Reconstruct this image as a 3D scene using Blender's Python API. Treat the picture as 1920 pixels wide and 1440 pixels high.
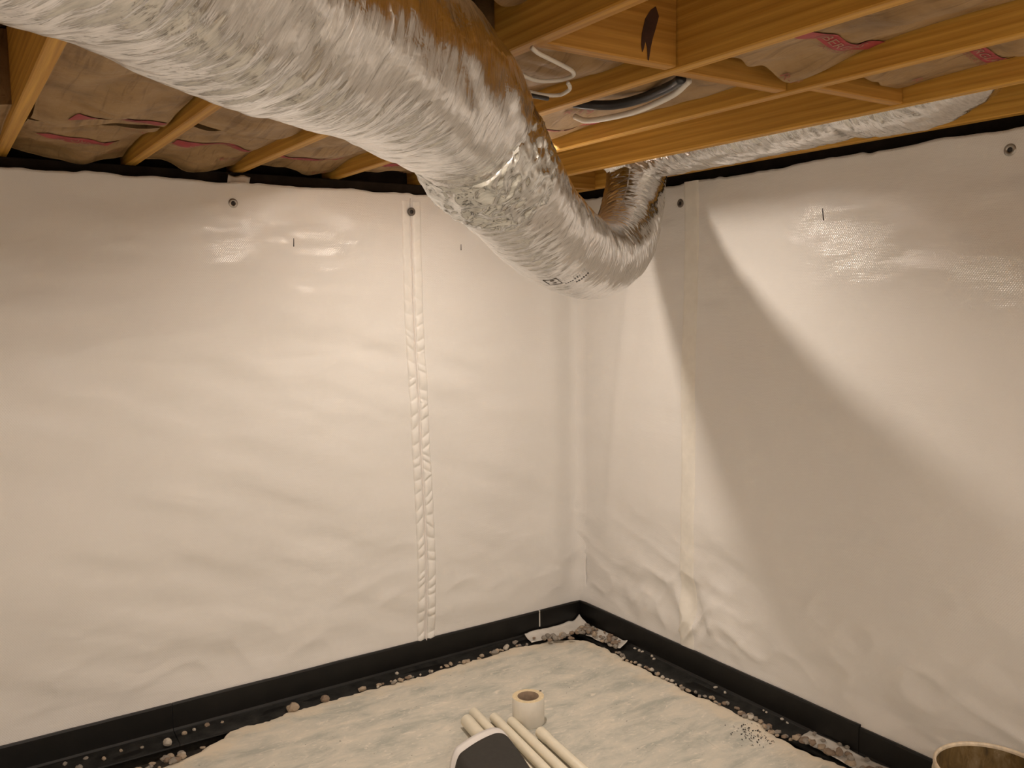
import bpy, bmesh, math, random
import numpy as np
from mathutils import Matrix, Vector

for o in list(bpy.data.objects):
    bpy.data.objects.remove(o, do_unlink=True)
SC = bpy.context.scene
COL = SC.collection
random.seed(7)
RNG = np.random.default_rng(7)

# ------------------------------------------------------------------ camera
cam = bpy.data.cameras.new('camera')
cam.sensor_width = 36.0
cam.lens = 30.844
cam.clip_start = 0.02
cam_o = bpy.data.objects.new('camera', cam)
COL.objects.link(cam_o)
ex = Vector((0.8323, -0.5541, -0.0136))      # camera right
ey = Vector((0.0643, 0.0720, 0.9953))        # camera up
ez = Vector((-0.5506, -0.8293, 0.0956))      # camera back
ez.normalize()
ex = (ex - ez * ex.dot(ez)).normalized()
ey = ez.cross(ex)
mw = Matrix((ex, ey, ez)).transposed().to_4x4()
mw.translation = (-2.758, -3.532, 1.6775)
cam_o.matrix_world = mw
SC.camera = cam_o

# ------------------------------------------------------------------ world, exposure
w = bpy.data.worlds.new('world')
SC.world = w
w.use_nodes = True
w.node_tree.nodes['Background'].inputs[0].default_value = (1.0, 0.86, 0.70, 1)
w.node_tree.nodes['Background'].inputs[1].default_value = 0.02
SC.view_settings.view_transform = 'Standard'
SC.view_settings.look = 'None'
SC.view_settings.gamma = 1.0
SC.view_settings.use_curve_mapping = False
SC.view_settings.exposure = 1.1
BULB = 310.0                 # radiance of the flood bulb behind the duct
BULB_FILL = 530.0            # radiance of the fill bulbs added behind the viewer
BULB_COL = (1.0, 0.865, 0.745)
LAMP_AT = (-1.12, -.87, 2.36)
LAMPS_FILL = [(-2.28, -4.75, 2.36), (-4.32, -3.35, 2.36), (-.66, -4.75, 2.36), (-3.9, -5.5, 2.36)]  # unseen lamps added out of frame to fill walls, floor and duct


# ------------------------------------------------------------------ helpers
def tag(o, label=None, cat=None, group=None, kind=None):
    if label: o['label'] = label
    if cat: o['category'] = cat
    if group: o['group'] = group
    if kind: o['kind'] = kind
    return o


def link(name, me, mat=None, parent=None, loc=None):
    o = bpy.data.objects.new(name, me)
    COL.objects.link(o)
    if mat is not None and me is not None and len(me.materials) == 0:
        me.materials.append(mat)
    if parent is not None:
        o.parent = parent
    if loc is not None:
        o.location = loc
    return o


def empty(name, loc=(0, 0, 0), rz=0.0):
    o = bpy.data.objects.new(name, None)
    COL.objects.link(o)
    o.location = loc
    o.rotation_euler = (0, 0, rz)
    o.empty_display_size = 0.05
    return o


def mesh(name, verts, faces, smooth=False, uv=None):
    me = bpy.data.meshes.new(name)
    me.from_pydata([tuple(map(float, v)) for v in verts], [], faces)
    if uv is not None:
        lay = me.uv_layers.new(name='UVMap')
        li = np.empty(len(me.loops), dtype=np.int32)
        me.loops.foreach_get('vertex_index', li)
        lay.data.foreach_set('uv', np.asarray(uv, dtype=np.float32)[li].ravel())
    if smooth:
        me.polygons.foreach_set('use_smooth', [True] * len(me.polygons))
    me.update()
    return me


def grid_faces(nu, nv, wrap=False):
    f = []
    for i in range(nu - 1):
        a = i * nv
        for j in range(nv if wrap else nv - 1):
            k = (j + 1) % nv
            f.append((a + j, a + nv + j, a + nv + k, a + k))
    return f


def box_bm(bm, x0, x1, y0, y1, z0, z1):
    v = [bm.verts.new(p) for p in ((x0, y0, z0), (x1, y0, z0), (x1, y1, z0), (x0, y1, z0),
                                   (x0, y0, z1), (x1, y0, z1), (x1, y1, z1), (x0, y1, z1))]
    for q in ((0, 3, 2, 1), (4, 5, 6, 7), (0, 1, 5, 4), (1, 2, 6, 5), (2, 3, 7, 6), (3, 0, 4, 7)):
        bm.faces.new([v[i] for i in q])


def box(name, x0, x1, y0, y1, z0, z1, mat, parent=None, bevel=0.0):
    """Box object whose origin is its own centre (so object textures differ)."""
    cx, cy, cz = (x0 + x1) / 2, (y0 + y1) / 2, (z0 + z1) / 2
    bm = bmesh.new()
    box_bm(bm, x0 - cx, x1 - cx, y0 - cy, y1 - cy, z0 - cz, z1 - cz)
    if bevel:
        bmesh.ops.bevel(bm, geom=bm.edges[:], offset=bevel, segments=1, affect='EDGES')
    me = bpy.data.meshes.new(name)
    bm.to_mesh(me); bm.free()
    return link(name, me, mat, parent, (cx, cy, cz))


_T = np.random.default_rng(11).random((64, 256, 256)).astype(np.float64) * 2 - 1


def vn(x, y, s=0):
    """smooth 2-D value noise in -1..1"""
    t = _T[s % 64]
    x = np.asarray(x, float) + 31.7 * s; y = np.asarray(y, float) + 17.3 * s
    x, y = np.broadcast_arrays(x, y)
    xi = np.floor(x).astype(int); yi = np.floor(y).astype(int)
    fx = x - xi; fy = y - yi
    fx = fx * fx * fx * (fx * (fx * 6 - 15) + 10); fy = fy * fy * fy * (fy * (fy * 6 - 15) + 10)
    x0 = xi & 255; x1 = (xi + 1) & 255; y0 = yi & 255; y1 = (yi + 1) & 255
    return ((t[x0, y0] * (1 - fx) + t[x1, y0] * fx) * (1 - fy) + (t[x0, y1] * (1 - fx) + t[x1, y1] * fx) * fy)


def ridge(x, y, s=0):
    return 1 - 2 * np.abs(vn(x, y, s))


def sstep(a, b, x):
    t = np.clip((np.asarray(x, float) - a) / (b - a), 0, 1)
    return t * t * (3 - 2 * t)


def catmull(P, step):
    P = np.array(P, float)
    P = np.vstack([2 * P[0] - P[1], P, 2 * P[-1] - P[-2]])
    o = []
    for i in range(1, len(P) - 2):
        p0, p1, p2, p3 = P[i - 1:i + 3]
        for t in np.linspace(0, 1, 60, endpoint=False):
            o.append(.5 * ((2 * p1) + (-p0 + p2) * t + (2 * p0 - 5 * p1 + 4 * p2 - p3) * t * t + (-p0 + 3 * p1 - 3 * p2 + p3) * t ** 3))
    o.append(P[-2])
    o = np.array(o)
    d = np.concatenate([[0], np.cumsum(np.linalg.norm(np.diff(o[:, :3], axis=0), axis=1))])
    n = max(3, int(d[-1] / step) + 1)
    s = np.linspace(0, d[-1], n)
    return np.stack([np.interp(s, d, o[:, k]) for k in range(o.shape[1])], 1), s


def frames(P):
    T = np.gradient(P, axis=0)
    T /= np.linalg.norm(T, axis=1)[:, None]
    up = np.array([0, 0, 1.0])
    N = up - T[0] * (T[0] @ up)
    if np.linalg.norm(N) < .1: N = np.array([1., 0, 0]) - T[0] * T[0][0]
    N /= np.linalg.norm(N)
    Ns = [N]
    for i in range(1, len(P)):
        N = Ns[-1] - T[i] * (Ns[-1] @ T[i])
        Ns.append(N / np.linalg.norm(N))
    Ns = np.array(Ns)
    return T, Ns, np.cross(T, Ns)


def tube(name, pts, rad, mat, parent=None, nth=12, step=0.01, disp=None, cap=True, sq=None):
    """pts: (x,y,z[,r]); disp(s, th) -> radius offset array; sq -> cross-section scale (side, up)"""
    P = [tuple(p) if len(p) == 4 else tuple(p) + (rad,) for p in pts]
    S, s = catmull(P, step)
    T, N, B = frames(S[:, :3])
    th = np.linspace(0, 2 * np.pi, nth, endpoint=False)
    r = S[:, 3][:, None] + np.zeros((1, nth))
    if disp is not None:
        r = r + disp(s[:, None], th[None, :], S[:, :3])
    cu, cb = np.cos(th)[None, :], np.sin(th)[None, :]
    if sq: cu = cu * sq[1]; cb = cb * sq[0]
    V = S[:, None, :3] + (r * cu)[..., None] * N[:, None, :] + (r * cb)[..., None] * B[:, None, :]
    n = len(S)
    faces = grid_faces(n, nth, True)
    uv = np.stack([np.broadcast_to(s[:, None], (n, nth)), np.broadcast_to(th[None, :] * .14, (n, nth))], -1).reshape(-1, 2)
    verts = V.reshape(-1, 3)
    if cap:
        faces.append(tuple(range(nth)))
        faces.append(tuple(range((n - 1) * nth + nth - 1, (n - 1) * nth - 1, -1)))
    return link(name, mesh(name, verts, faces, True, uv), mat, parent)


def lathe(name, prof, mat, parent=None, n=40, loc=None):
    th = np.linspace(0, 2 * np.pi, n, endpoint=False)
    V = [(r * math.cos(t), r * math.sin(t), z) for r, z in prof for t in th]
    return link(name, mesh(name, V, grid_faces(len(prof), n, True), True), mat, parent, loc)


# ------------------------------------------------------------------ materials
def nm(name):
    m = bpy.data.materials.new(name)
    m.use_nodes = True
    nt = m.node_tree
    return m, nt, nt.nodes['Principled BSDF']


def nd(nt, t, **k):
    n = nt.nodes.new(t)
    for a, b in k.items():
        if a.startswith('i_'):
            n.inputs[a[2:].replace('_', ' ')].default_value = b
        else:
            setattr(n, a, b)
    return n


def ramp(nt, fac, stops):
    r = nt.nodes.new('ShaderNodeValToRGB')
    el = r.color_ramp.elements
    while len(el) < len(stops): el.new(0.5)
    for e, (p, c) in zip(el, stops):
        e.position = p; e.color = (*c, 1) if len(c) == 3 else c
    nt.links.new(fac, r.inputs[0])
    return r.outputs[0]


def mapping(nt, scale=(1, 1, 1), rot=(0, 0, 0), src='Object'):
    tc = nt.nodes.new('ShaderNodeTexCoord')
    mp = nd(nt, 'ShaderNodeMapping')
    mp.inputs['Scale'].default_value = scale
    mp.inputs['Rotation'].default_value = rot
    nt.links.new(tc.outputs[src], mp.inputs[0])
    return mp.outputs[0]


def noise(nt, vec, scale=5, detail=4, rough=.55, dist=0.0):
    n = nd(nt, 'ShaderNodeTexNoise')
    n.inputs['Scale'].default_value = scale
    n.inputs['Detail'].default_value = detail
    n.inputs['Roughness'].default_value = rough
    n.inputs['Distortion'].default_value = dist
    nt.links.new(vec, n.inputs['Vector'])
    return n.outputs[0]


def bump(nt, h, strength, dist, prev=None):
    b = nd(nt, 'ShaderNodeBump')
    b.inputs['Strength'].default_value = strength
    b.inputs['Distance'].default_value = dist
    nt.links.new(h, b.inputs['Height'])
    if prev is not None: nt.links.new(prev, b.inputs['Normal'])
    return b.outputs[0]


def mixc(nt, fac, a, b, mode='MIX'):
    m = nd(nt, 'ShaderNodeMix', data_type='RGBA', blend_type=mode)
    for sock, v in ((m.inputs[0], fac), (m.inputs[6], a), (m.inputs[7], b)):
        if isinstance(v, (int, float)): sock.default_value = v
        elif isinstance(v, tuple): sock.default_value = (*v, 1)
        else: nt.links.new(v, sock)
    return m.outputs[2]


def m_plain(name, col, rough=.5, metal=0.0, spec=.5, vary=.12, bs=0.0, scale=20):
    m, nt, p = nm(name)
    v = mapping(nt)
    n = noise(nt, v, scale, 4)
    c = ramp(nt, n, [(.3, tuple(x * (1 - vary) for x in col)), (.7, tuple(min(1, x * (1 + vary)) for x in col))])
    nt.links.new(c, p.inputs['Base Color'])
    p.inputs['Roughness'].default_value = rough
    p.inputs['Metallic'].default_value = metal
    p.inputs['Specular IOR Level'].default_value = spec
    if bs:
        nt.links.new(bump(nt, noise(nt, v, scale * 4, 4), .6, bs), p.inputs['Normal'])
    return m


def m_liner(name, plane, col=(.80, .775, .745)):
    """white string-reinforced vinyl; the scrim runs diagonally in the wall plane"""
    m, nt, p = nm(name)
    tc = nt.nodes.new('ShaderNodeTexCoord')
    sp = nt.nodes.new('ShaderNodeSeparateXYZ'); nt.links.new(tc.outputs['Object'], sp.inputs[0])
    cb = nt.nodes.new('ShaderNodeCombineXYZ')
    nt.links.new(sp.outputs['X' if plane == 'x' else 'Y'], cb.inputs[0]); nt.links.new(sp.outputs['Z'], cb.inputs[1])
    hs = []
    for ang in (36, -36):
        mp = nd(nt, 'ShaderNodeMapping'); mp.inputs['Rotation'].default_value = (0, 0, math.radians(ang))
        nt.links.new(cb.outputs[0], mp.inputs[0])
        wv = nd(nt, 'ShaderNodeTexWave', wave_type='BANDS', bands_direction='X', wave_profile='SIN')
        wv.inputs['Scale'].default_value = 48; wv.inputs['Distortion'].default_value = .6
        wv.inputs['Detail'].default_value = 1.0; wv.inputs['Detail Scale'].default_value = .4
        nt.links.new(mp.outputs[0], wv.inputs[0]); hs.append(wv.outputs['Fac'])
    mx = nd(nt, 'ShaderNodeMath', operation='MAXIMUM')
    nt.links.new(hs[0], mx.inputs[0]); nt.links.new(hs[1], mx.inputs[1])
    b1 = bump(nt, mx.outputs[0], .5, .0007)
    mp2 = nd(nt, 'ShaderNodeMapping'); mp2.inputs['Scale'].default_value = (3, 9, 1)
    nt.links.new(cb.outputs[0], mp2.inputs[0])
    b2 = bump(nt, noise(nt, mp2.outputs[0], 3.0, 4, .5), .35, .006, b1)
    nt.links.new(b2, p.inputs['Normal'])
    c = ramp(nt, noise(nt, cb.outputs[0], 2.2, 5, .6), [(.3, tuple(x * .95 for x in col)), (.65, col)])
    nt.links.new(c, p.inputs['Base Color'])
    p.inputs['Roughness'].default_value = .17
    p.inputs['Specular IOR Level'].default_value = .45
    return m


def m_wood(name, lo, hi, axis='Y', rough=.55):
    m, nt, p = nm(name)
    tc = nt.nodes.new('ShaderNodeTexCoord')
    oi = nt.nodes.new('ShaderNodeObjectInfo')
    ad = nd(nt, 'ShaderNodeVectorMath', operation='ADD')
    sc = nd(nt, 'ShaderNodeVectorMath', operation='SCALE'); sc.inputs['Scale'].default_value = 7.3
    cx = nt.nodes.new('ShaderNodeCombineXYZ')
    for i in range(3): nt.links.new(oi.outputs['Random'], cx.inputs[i])
    nt.links.new(cx.outputs[0], sc.inputs[0])
    nt.links.new(tc.outputs['Object'], ad.inputs[0]); nt.links.new(sc.outputs[0], ad.inputs[1])
    mp = nd(nt, 'ShaderNodeMapping')
    mp.inputs['Scale'].default_value = (9, .55, 9) if axis == 'Y' else (.55, 9, 9)
    nt.links.new(ad.outputs[0], mp.inputs[0])
    g = noise(nt, mp.outputs[0], 1.6, 3, .5, .8)
    wv = nd(nt, 'ShaderNodeTexWave', wave_type='RINGS', rings_direction=axis, wave_profile='SAW')
    wv.inputs['Scale'].default_value = 1.9; wv.inputs['Distortion'].default_value = 3.5; wv.inputs['Detail'].default_value = 3
    nt.links.new(mp.outputs[0], wv.inputs[0])
    mp3 = nd(nt, 'ShaderNodeMapping'); mp3.inputs['Scale'].default_value = (160, 3, 160) if axis == 'Y' else (3, 160, 160)
    nt.links.new(ad.outputs[0], mp3.inputs[0])
    fine = noise(nt, mp3.outputs[0], 1.0, 3, .6)
    c1 = ramp(nt, wv.outputs['Fac'], [(0, lo), (.75, hi), (1, lo)])
    c2 = mixc(nt, .45, c1, ramp(nt, g, [(.3, lo), (.7, hi)]))
    c3 = mixc(nt, .35, c2, ramp(nt, fine, [(.3, (.35, .3, .25)), (.65, (1, 1, 1))]), 'MULTIPLY')
    knot = nd(nt, 'ShaderNodeTexVoronoi'); knot.inputs['Scale'].default_value = 1.0
    mpk = nd(nt, 'ShaderNodeMapping'); mpk.inputs['Scale'].default_value = (5, 2.6, 5) if axis == 'Y' else (2.6, 5, 5)
    nt.links.new(ad.outputs[0], mpk.inputs[0]); nt.links.new(mpk.outputs[0], knot.inputs['Vector'])
    kf = ramp(nt, knot.outputs['Distance'], [(.05, (.75, .75, .75)), (.11, (0, 0, 0))])
    c4 = mixc(nt, kf, c3, tuple(x * .28 for x in lo))
    nt.links.new(c4, p.inputs['Base Color'])
    p.inputs['Roughness'].default_value = rough
    p.inputs['Specular IOR Level'].default_value = .3
    nt.links.new(bump(nt, fine, .5, .001), p.inputs['Normal'])
    return m


def m_foil(name, rough=.19, col=(.88, .87, .86), amp=1.0):
    m, nt, p = nm(name)
    uv = nd(nt, 'ShaderNodeUVMap'); uv.uv_map = 'UVMap'

    def mp(scale, rot=0):
        q = nd(nt, 'ShaderNodeMapping'); q.inputs['Scale'].default_value = scale
        q.inputs['Rotation'].default_value = (0, 0, rot)
        nt.links.new(uv.outputs[0], q.inputs[0]); return q.outputs[0]
    f1 = noise(nt, mp((95, 13, 1), .25), 1, 3, .55, .4)
    f2 = noise(nt, mp((260, 40, 1), -.18), 1, 3, .6, .3)
    f3 = noise(nt, mp((24, 20, 1), .1), 1, 3, .55, 1.0)
    v = nd(nt, 'ShaderNodeTexVoronoi', feature='DISTANCE_TO_EDGE'); v.inputs['Scale'].default_value = 1
    nt.links.new(mp((38, 14, 1), .5), v.inputs['Vector'])
    b = bump(nt, f1, .36 * amp, .0038)
    b = bump(nt, f2, .25 * amp, .0009, b)
    b = bump(nt, f3, .35 * amp, .006, b)
    b = bump(nt, v.outputs['Distance'], .22 * amp, .012, b)
    nt.links.new(b, p.inputs['Normal'])
    c = ramp(nt, f2, [(.25, tuple(x * .72 for x in col)), (.62, col)])
    nt.links.new(c, p.inputs['Base Color'])
    r = nd(nt, 'ShaderNodeMapRange'); r.inputs['To Min'].default_value = rough * .7; r.inputs['To Max'].default_value = rough * 1.5
    nt.links.new(f3, r.inputs['Value']); nt.links.new(r.outputs[0], p.inputs['Roughness'])
    p.inputs['Metallic'].default_value = 1.0
    return m


def m_kraft(name):
    m, nt, p = nm(name)
    v = mapping(nt)
    c = ramp(nt, noise(nt, v, 7, 5, .6), [(.28, (.20, .118, .048)), (.5, (.33, .205, .092)), (.75, (.41, .27, .135))])
    st = noise(nt, mapping(nt, (55, 3, 20)), 1, 2, .5, .6)
    c = mixc(nt, .5, c, ramp(nt, st, [(.34, (.45, .40, .36)), (.46, (1, 1, 1))]), 'MULTIPLY')
    nt.links.new(c, p.inputs['Base Color'])
    p.inputs['Roughness'].default_value = .55
    p.inputs['Specular IOR Level'].default_value = .3
    b = bump(nt, st, .4, .006)
    nt.links.new(bump(nt, noise(nt, v, 26, 4, .6, .8), .5, .006, b), p.inputs['Normal'])
    return m


def m_concrete(name):
    m, nt, p = nm(name)
    v = mapping(nt)
    vs = mapping(nt, (1.0, 2.4, 1), (0, 0, .5))
    base = ramp(nt, noise(nt, vs, 4.5, 7, .68, .4), [(.36, (.43, .43, .38)), (.5, (.58, .555, .485)), (.66, (.69, .635, .54))])
    sp = ramp(nt, noise(nt, vs, 17, 5, .65, 1.5), [(.56, (0, 0, 0)), (.68, (.7, .7, .7))])
    c = mixc(nt, sp, base, (.80, .73, .625))
    dk = ramp(nt, noise(nt, v, 75, 2, .5), [(.72, (0, 0, 0)), (.76, (.8, .8, .8))])
    c = mixc(nt, dk, c, (.09, .075, .06))
    # pale cement dust that gathers along the broken rim of the slab (vertex attribute made from distance to the edge)
    at = nd(nt, 'ShaderNodeAttribute'); at.attribute_name = 'rim'
    wob = noise(nt, v, 9, 4, .6)
    ma = nd(nt, 'ShaderNodeMath', operation='MULTIPLY'); nt.links.new(at.outputs['Fac'], ma.inputs[0]); nt.links.new(wob, ma.inputs[1])
    rf = ramp(nt, ma.outputs[0], [(.34, (0, 0, 0)), (.60, (.8, .8, .8))])
    c = mixc(nt, rf, c, (.72, .625, .49))
    nt.links.new(c, p.inputs['Base Color'])
    p.inputs['Roughness'].default_value = .82
    p.inputs['Specular IOR Level'].default_value = .25
    b = bump(nt, noise(nt, v, 22, 6, .65), .5, .004)
    nt.links.new(bump(nt, noise(nt, v, 120, 3, .6), .4, .0015, b), p.inputs['Normal'])
    return m


def m_emit(name, col, s):
    m, nt, p = nm(name)
    p.inputs['Base Color'].default_value = (.9, .9, .88, 1)
    n = noise(nt, mapping(nt), 4, 1)
    c = ramp(nt, n, [(0, col), (1, tuple(min(1, x * 1.02) for x in col))])
    nt.links.new(c, p.inputs['Emission Color'])
    p.inputs['Emission Strength'].default_value = s
    return m


LIN_L = m_liner('liner_left', 'x')
LIN_R = m_liner('liner_right', 'y')
TAPE_W = m_plain('seam_tape_white', (.80, .775, .735), .30, spec=.45, vary=.03, bs=.0008, scale=30)
TAPE_Y = m_plain('seam_tape_cream', (.80, .765, .70), .40, spec=.4, vary=.04, bs=.0006, scale=25)
JOIST = m_wood('joist_wood', (.43, .20, .024), (.72, .40, .075))
BLOCK = m_wood('block_wood', (.38, .17, .024), (.58, .30, .06), 'X')
SUBF = m_plain('subfloor_board', (.22, .12, .05), .8, vary=.3, bs=.003, scale=18)
SILL = m_plain('dark_sill', (.020, .014, .010), .9, spec=.1, vary=.35, bs=.002, scale=12)
KRAFT = m_kraft('kraft_facing')
PRINT = m_plain('red_print', (.33, .045, .050), .55, spec=.3, vary=.18, scale=40)
PRINT2 = m_plain('faded_red_print', (.30, .10, .065), .6, spec=.3, vary=.2, scale=40)
KRAFT_L = m_plain('unprinted_paper', (.36, .20, .135), .6, spec=.3, vary=.12, scale=40)
FOIL = m_foil('duct_foil')
FOIL2 = m_foil('bay_duct_foil', .20, amp=1.5)
FTAPE = m_foil('foil_tape', .15, (.86, .87, .86), .8)
BLACK = m_plain('black_plastic', (.0050, .0044, .0038), .45, spec=.4, vary=.35, bs=.0008, scale=14)
DUSTY = m_plain('dusty_black_plastic', (.015, .0145, .013), .5, spec=.4, vary=.7, bs=.002, scale=22)
SOIL = m_plain('gap_soil', (.035, .028, .020), .95, vary=.4, bs=.006, scale=40)
CONC = m_concrete('concrete')
STONES = [m_plain('gravel_' + n, c, .8, spec=.3, vary=.25, bs=.002, scale=60) for n, c in
          (('tan', (.43, .34, .25)), ('grey', (.30, .265, .225)), ('brown', (.27, .20, .145)), ('pale', (.56, .50, .42)))]
PVC = m_plain('pvc_cream', (.80, .735, .59), .38, spec=.45, vary=.05, bs=.0004, scale=18)
PAPER = m_plain('white_vinyl_scrap', (.70, .66, .60), .4, spec=.4, vary=.07, bs=.001, scale=24)
WHITE = m_plain('white_vinyl', (.84, .80, .77), .35, spec=.4, vary=.03, scale=20)
CHAR = m_plain('charcoal_vinyl', (.034, .030, .025), .6, spec=.3, vary=.12, bs=.0006, scale=60)
CABLE_W = m_plain('white_cable', (.74, .69, .61), .42, vary=.05)
CABLE_K = m_plain('black_pipe', (.020, .020, .022), .32, spec=.5, vary=.2)
INK = m_plain('ink', (.012, .010, .012), .5, vary=.2)
INKG = m_plain('grey_ink', (.10, .085, .07), .5, vary=.2)
STEEL = m_plain('steel', (.42, .40, .37), .35, metal=1.0, vary=.1)
DARKHOLE = m_plain('dark_hole', (.018, .014, .012), .6, vary=.2)
RUST = m_plain('dull_washer', (.15, .125, .105), .5, metal=.3, vary=.3)
STAIN = m_plain('wood_stain', (.045, .018, .010), .6, vary=.3, scale=40)
GALV = m_plain('galvanised_steel', (.5, .5, .5), .45, metal=1.0, vary=.15)
PORC = m_plain('white_porcelain', (.8, .78, .74), .3, vary=.04)
GLOW = m_emit('lit_bulb', BULB_COL, BULB)
GLOW_FILL = m_emit('rear_fill_lens', BULB_COL, BULB_FILL)

# ------------------------------------------------------------------ walls (loose vinyl liner over the foundation)
RF = 0.075            # the liner bridges the inside corner in a soft curve
LIN_TOP = 2.150


def fillet(s):
    s = np.clip(s, 0, RF)
    return RF - np.sqrt(np.maximum(0, RF * RF - (RF - s) ** 2))


def liner_offset(s, z, side):
    """how far the loose liner stands off the wall; s = distance from the corner"""
    k = 0 if side == 'L' else 20
    d = .006 * vn(s * 1.7, z * 1.5, 1 + k) + .0035 * vn(s * 3.2, z * 5.0, 2 + k)
    d += .0022 * vn(s * 4.5 + .6 * vn(s * 2, z * 2, 3 + k), z * 13, 4 + k) * sstep(.6, 1.4, z)
    d += .0011 * vn(s * 10, z * 26, 5 + k) * sstep(1.2, 1.8, z)
    # slack near the floor: slanting folds
    low = (1 - sstep(.15, .95, z)) * (.62 if side == 'L' else 1.0)
    d += .0105 * low * vn(s * 4 + z * 3.5, z * 6 - s * 2.2, 6 + k)
    d += .0055 * low * ridge(s * 6 - z * 4, z * 9 + s * 3, 7 + k)
    if side == 'L':
        # slow roll into the corner
        d += .012 * np.exp(-((s - .17) / .07) ** 2)
        d += .0045 * vn(s * 2.0 + z * 3, z * 11 - s * 5, 9) * sstep(-.1, .6, s) * (1 - sstep(1.2, 1.9, z))
    else:
        # one long slanting crease beside the corner, folds that gather under the seam tape
        cs = .40 - .14 * (1.75 - z)
        d += .009 * np.exp(-((s - cs) / .045) ** 2) * sstep(.35, .8, z) * (1 - sstep(1.65, 2.0, z))
        g = (1 - sstep(.12, .60, z)) * np.exp(-((s - .80) / .33) ** 2)
        d += .021 * g * vn(s * 11 + z * 7, z * 5 - s * 3, 31) + .013 * g * ridge(s * 15 - z * 11, z * 4 + s * 5, 32)
        g2 = (1 - sstep(.15, .85, z)) * np.exp(-((s - .93) / .10) ** 2)
        d += .016 * g2 * vn(s * 5 + z * 6, z * 15, 33)
    d *= sstep(.09, .28, z) * (.25 + .75 * sstep(LIN_TOP, LIN_TOP - .12, z))
    # the sheet hangs loose of the wall: it bellies out away from the corner and below its fixings
    belly = (.085 if side == 'L' else .100) * sstep(1.15, 2.7, s) * sstep(.12, .9, z) * (1 - .62 * sstep(1.50, LIN_TOP + .08, z))
    belly = belly + .010 * sstep(.12, .5, z) * (1 - sstep(1.4, LIN_TOP, z)) * sstep(.1, .7, s)
    return d + belly + .006 + fillet(s) * (.30 + .70 * sstep(.10, .20, z))


def make_liner(name, side, s_far, mat):
    s0 = .004
    s = np.concatenate([np.linspace(s0, .3, 60, endpoint=False), np.linspace(.3, 3.2, 300, endpoint=False), np.linspace(3.2, s_far, 60)])
    z = np.linspace(.02, LIN_TOP, 200)
    Sg, Zg = np.meshgrid(s, z, indexing='ij')
    D = liner_offset(Sg, Zg, side)
    top = .006 * vn(s * 9, s * 0, 40 if side == 'L' else 41) + .004 * vn(s * 30, s * 0, 42)
    if side == 'R': top = top + .016
    Z2 = Zg + top[:, None] * sstep(1.9, LIN_TOP, Zg)
    V = np.stack([-Sg, -D, Z2], -1) if side == 'L' else np.stack([-D, -Sg, Z2], -1)
    f = grid_faces(len(s), len(z))
    if side == 'R': f = [q[::-1] for q in f]
    o = link(name, mesh(name, V.reshape(-1, 3), f, True), mat)
    sol = o.modifiers.new('thickness', 'SOLIDIFY'); sol.thickness = .0015; sol.offset = -1
    return tag(o, kind='structure')


wall_left = make_liner('wall_left', 'L', 5.6, LIN_L)
wall_right = make_liner('wall_right', 'R', 6.2, LIN_R)
tag(wall_left, 'long wall covered in loose white reinforced vinyl sheeting with wrinkled taped seam')
tag(wall_right, 'right wall covered in white vinyl sheeting with the diagonal duct shadow')
# foundation behind the liner, and the two walls out of view that close the basement
for nme, b in (('foundation_left', (-5.6, .25, .03, .25, -.1, 2.15)), ('foundation_right', (.03, .25, -6.2, .03, -.1, 2.165))):
    o = box('wall_' + nme, *b, SILL); tag(o, 'dark foundation wall behind the white vinyl sheeting', kind='structure')


def plain_wall(name, pts_fn, mat):
    u = np.linspace(0, 1, 90); z = np.linspace(0, 2.17, 50)
    U, Z = np.meshgrid(u, z, indexing='ij')
    V = pts_fn(U, Z, .006 * vn(U * 9, Z * 3, 50) + .003 * vn(U * 20, Z * 9, 51))
    o = link(name, mesh(name, V.reshape(-1, 3), grid_faces(90, 50), True), mat)
    return tag(o, 'white vinyl covered basement wall behind the viewer', kind='structure')


plain_wall('wall_back', lambda U, Z, D: np.stack([-5.6 + 5.6 * U, -6.2 + D, Z], -1), LIN_L)
plain_wall('wall_side', lambda U, Z, D: np.stack([-5.6 + D, -6.2 + 6.2 * U, Z], -1), LIN_R)


# wall details: fasteners, pen ticks, seam tapes
def wall_pt(side, s, z, out=0.0):
    d = float(liner_offset(np.array(s), np.array(z), side)) + out
    return (-s, -d, z) if side == 'L' else (-d, -s, z)


def fastener(side, s, z, style, out=0.0):
    par = wall_left if side == 'L' else wall_right
    x, y, zz = wall_pt(side, s, z, out)
    rot = (math.pi / 2, 0, 0) if side == 'L' else (0, -math.pi / 2, 0)
    mats = {'ring': (STEEL, DARKHOLE), 'dull': (RUST, DARKHOLE)}[style]
    R_ = .0185
    o = lathe('liner_fastener', [(R_ * .42, -.001), (R_ * .42, .004), (R_ * .62, .0058), (R_ * .85, .005), (R_, .0025), (R_ * .97, -.002)], mats[0], par, 28, (x, y, zz))
    o.rotation_euler = rot
    h = lathe('fastener_screw', [(.0001, .0028), (R_ * .2, .0030), (R_ * .5, .0016), (R_ * .5, -.001)], mats[1], o, 20)
    return o


fastener('L', 1.729, 2.069, 'ring')
fastener('L', .948, 2.070, 'dull', .013)
fastener('R', .726, 2.084, 'dull')
fastener('R', 2.135, 2.102, 'ring')


def pen_mark(side, s, z0, z1, lean=0.0):
    par = wall_left if side == 'L' else wall_right
    pts = []
    for t in np.linspace(0, 1, 6):
        pts.append(wall_pt(side, s + lean * t, z0 + (z1 - z0) * t, .0016) + (.0022 - .0007 * t,))
    tube('pen_mark', pts, .002, INK, par, 6, .008)


pen_mark('L', 1.4875, 1.906, 1.940, -.002)
pen_mark('L', .690, 1.907, 1.934)
pen_mark('R', 1.466, 1.950, 1.993, -.005)


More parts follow.
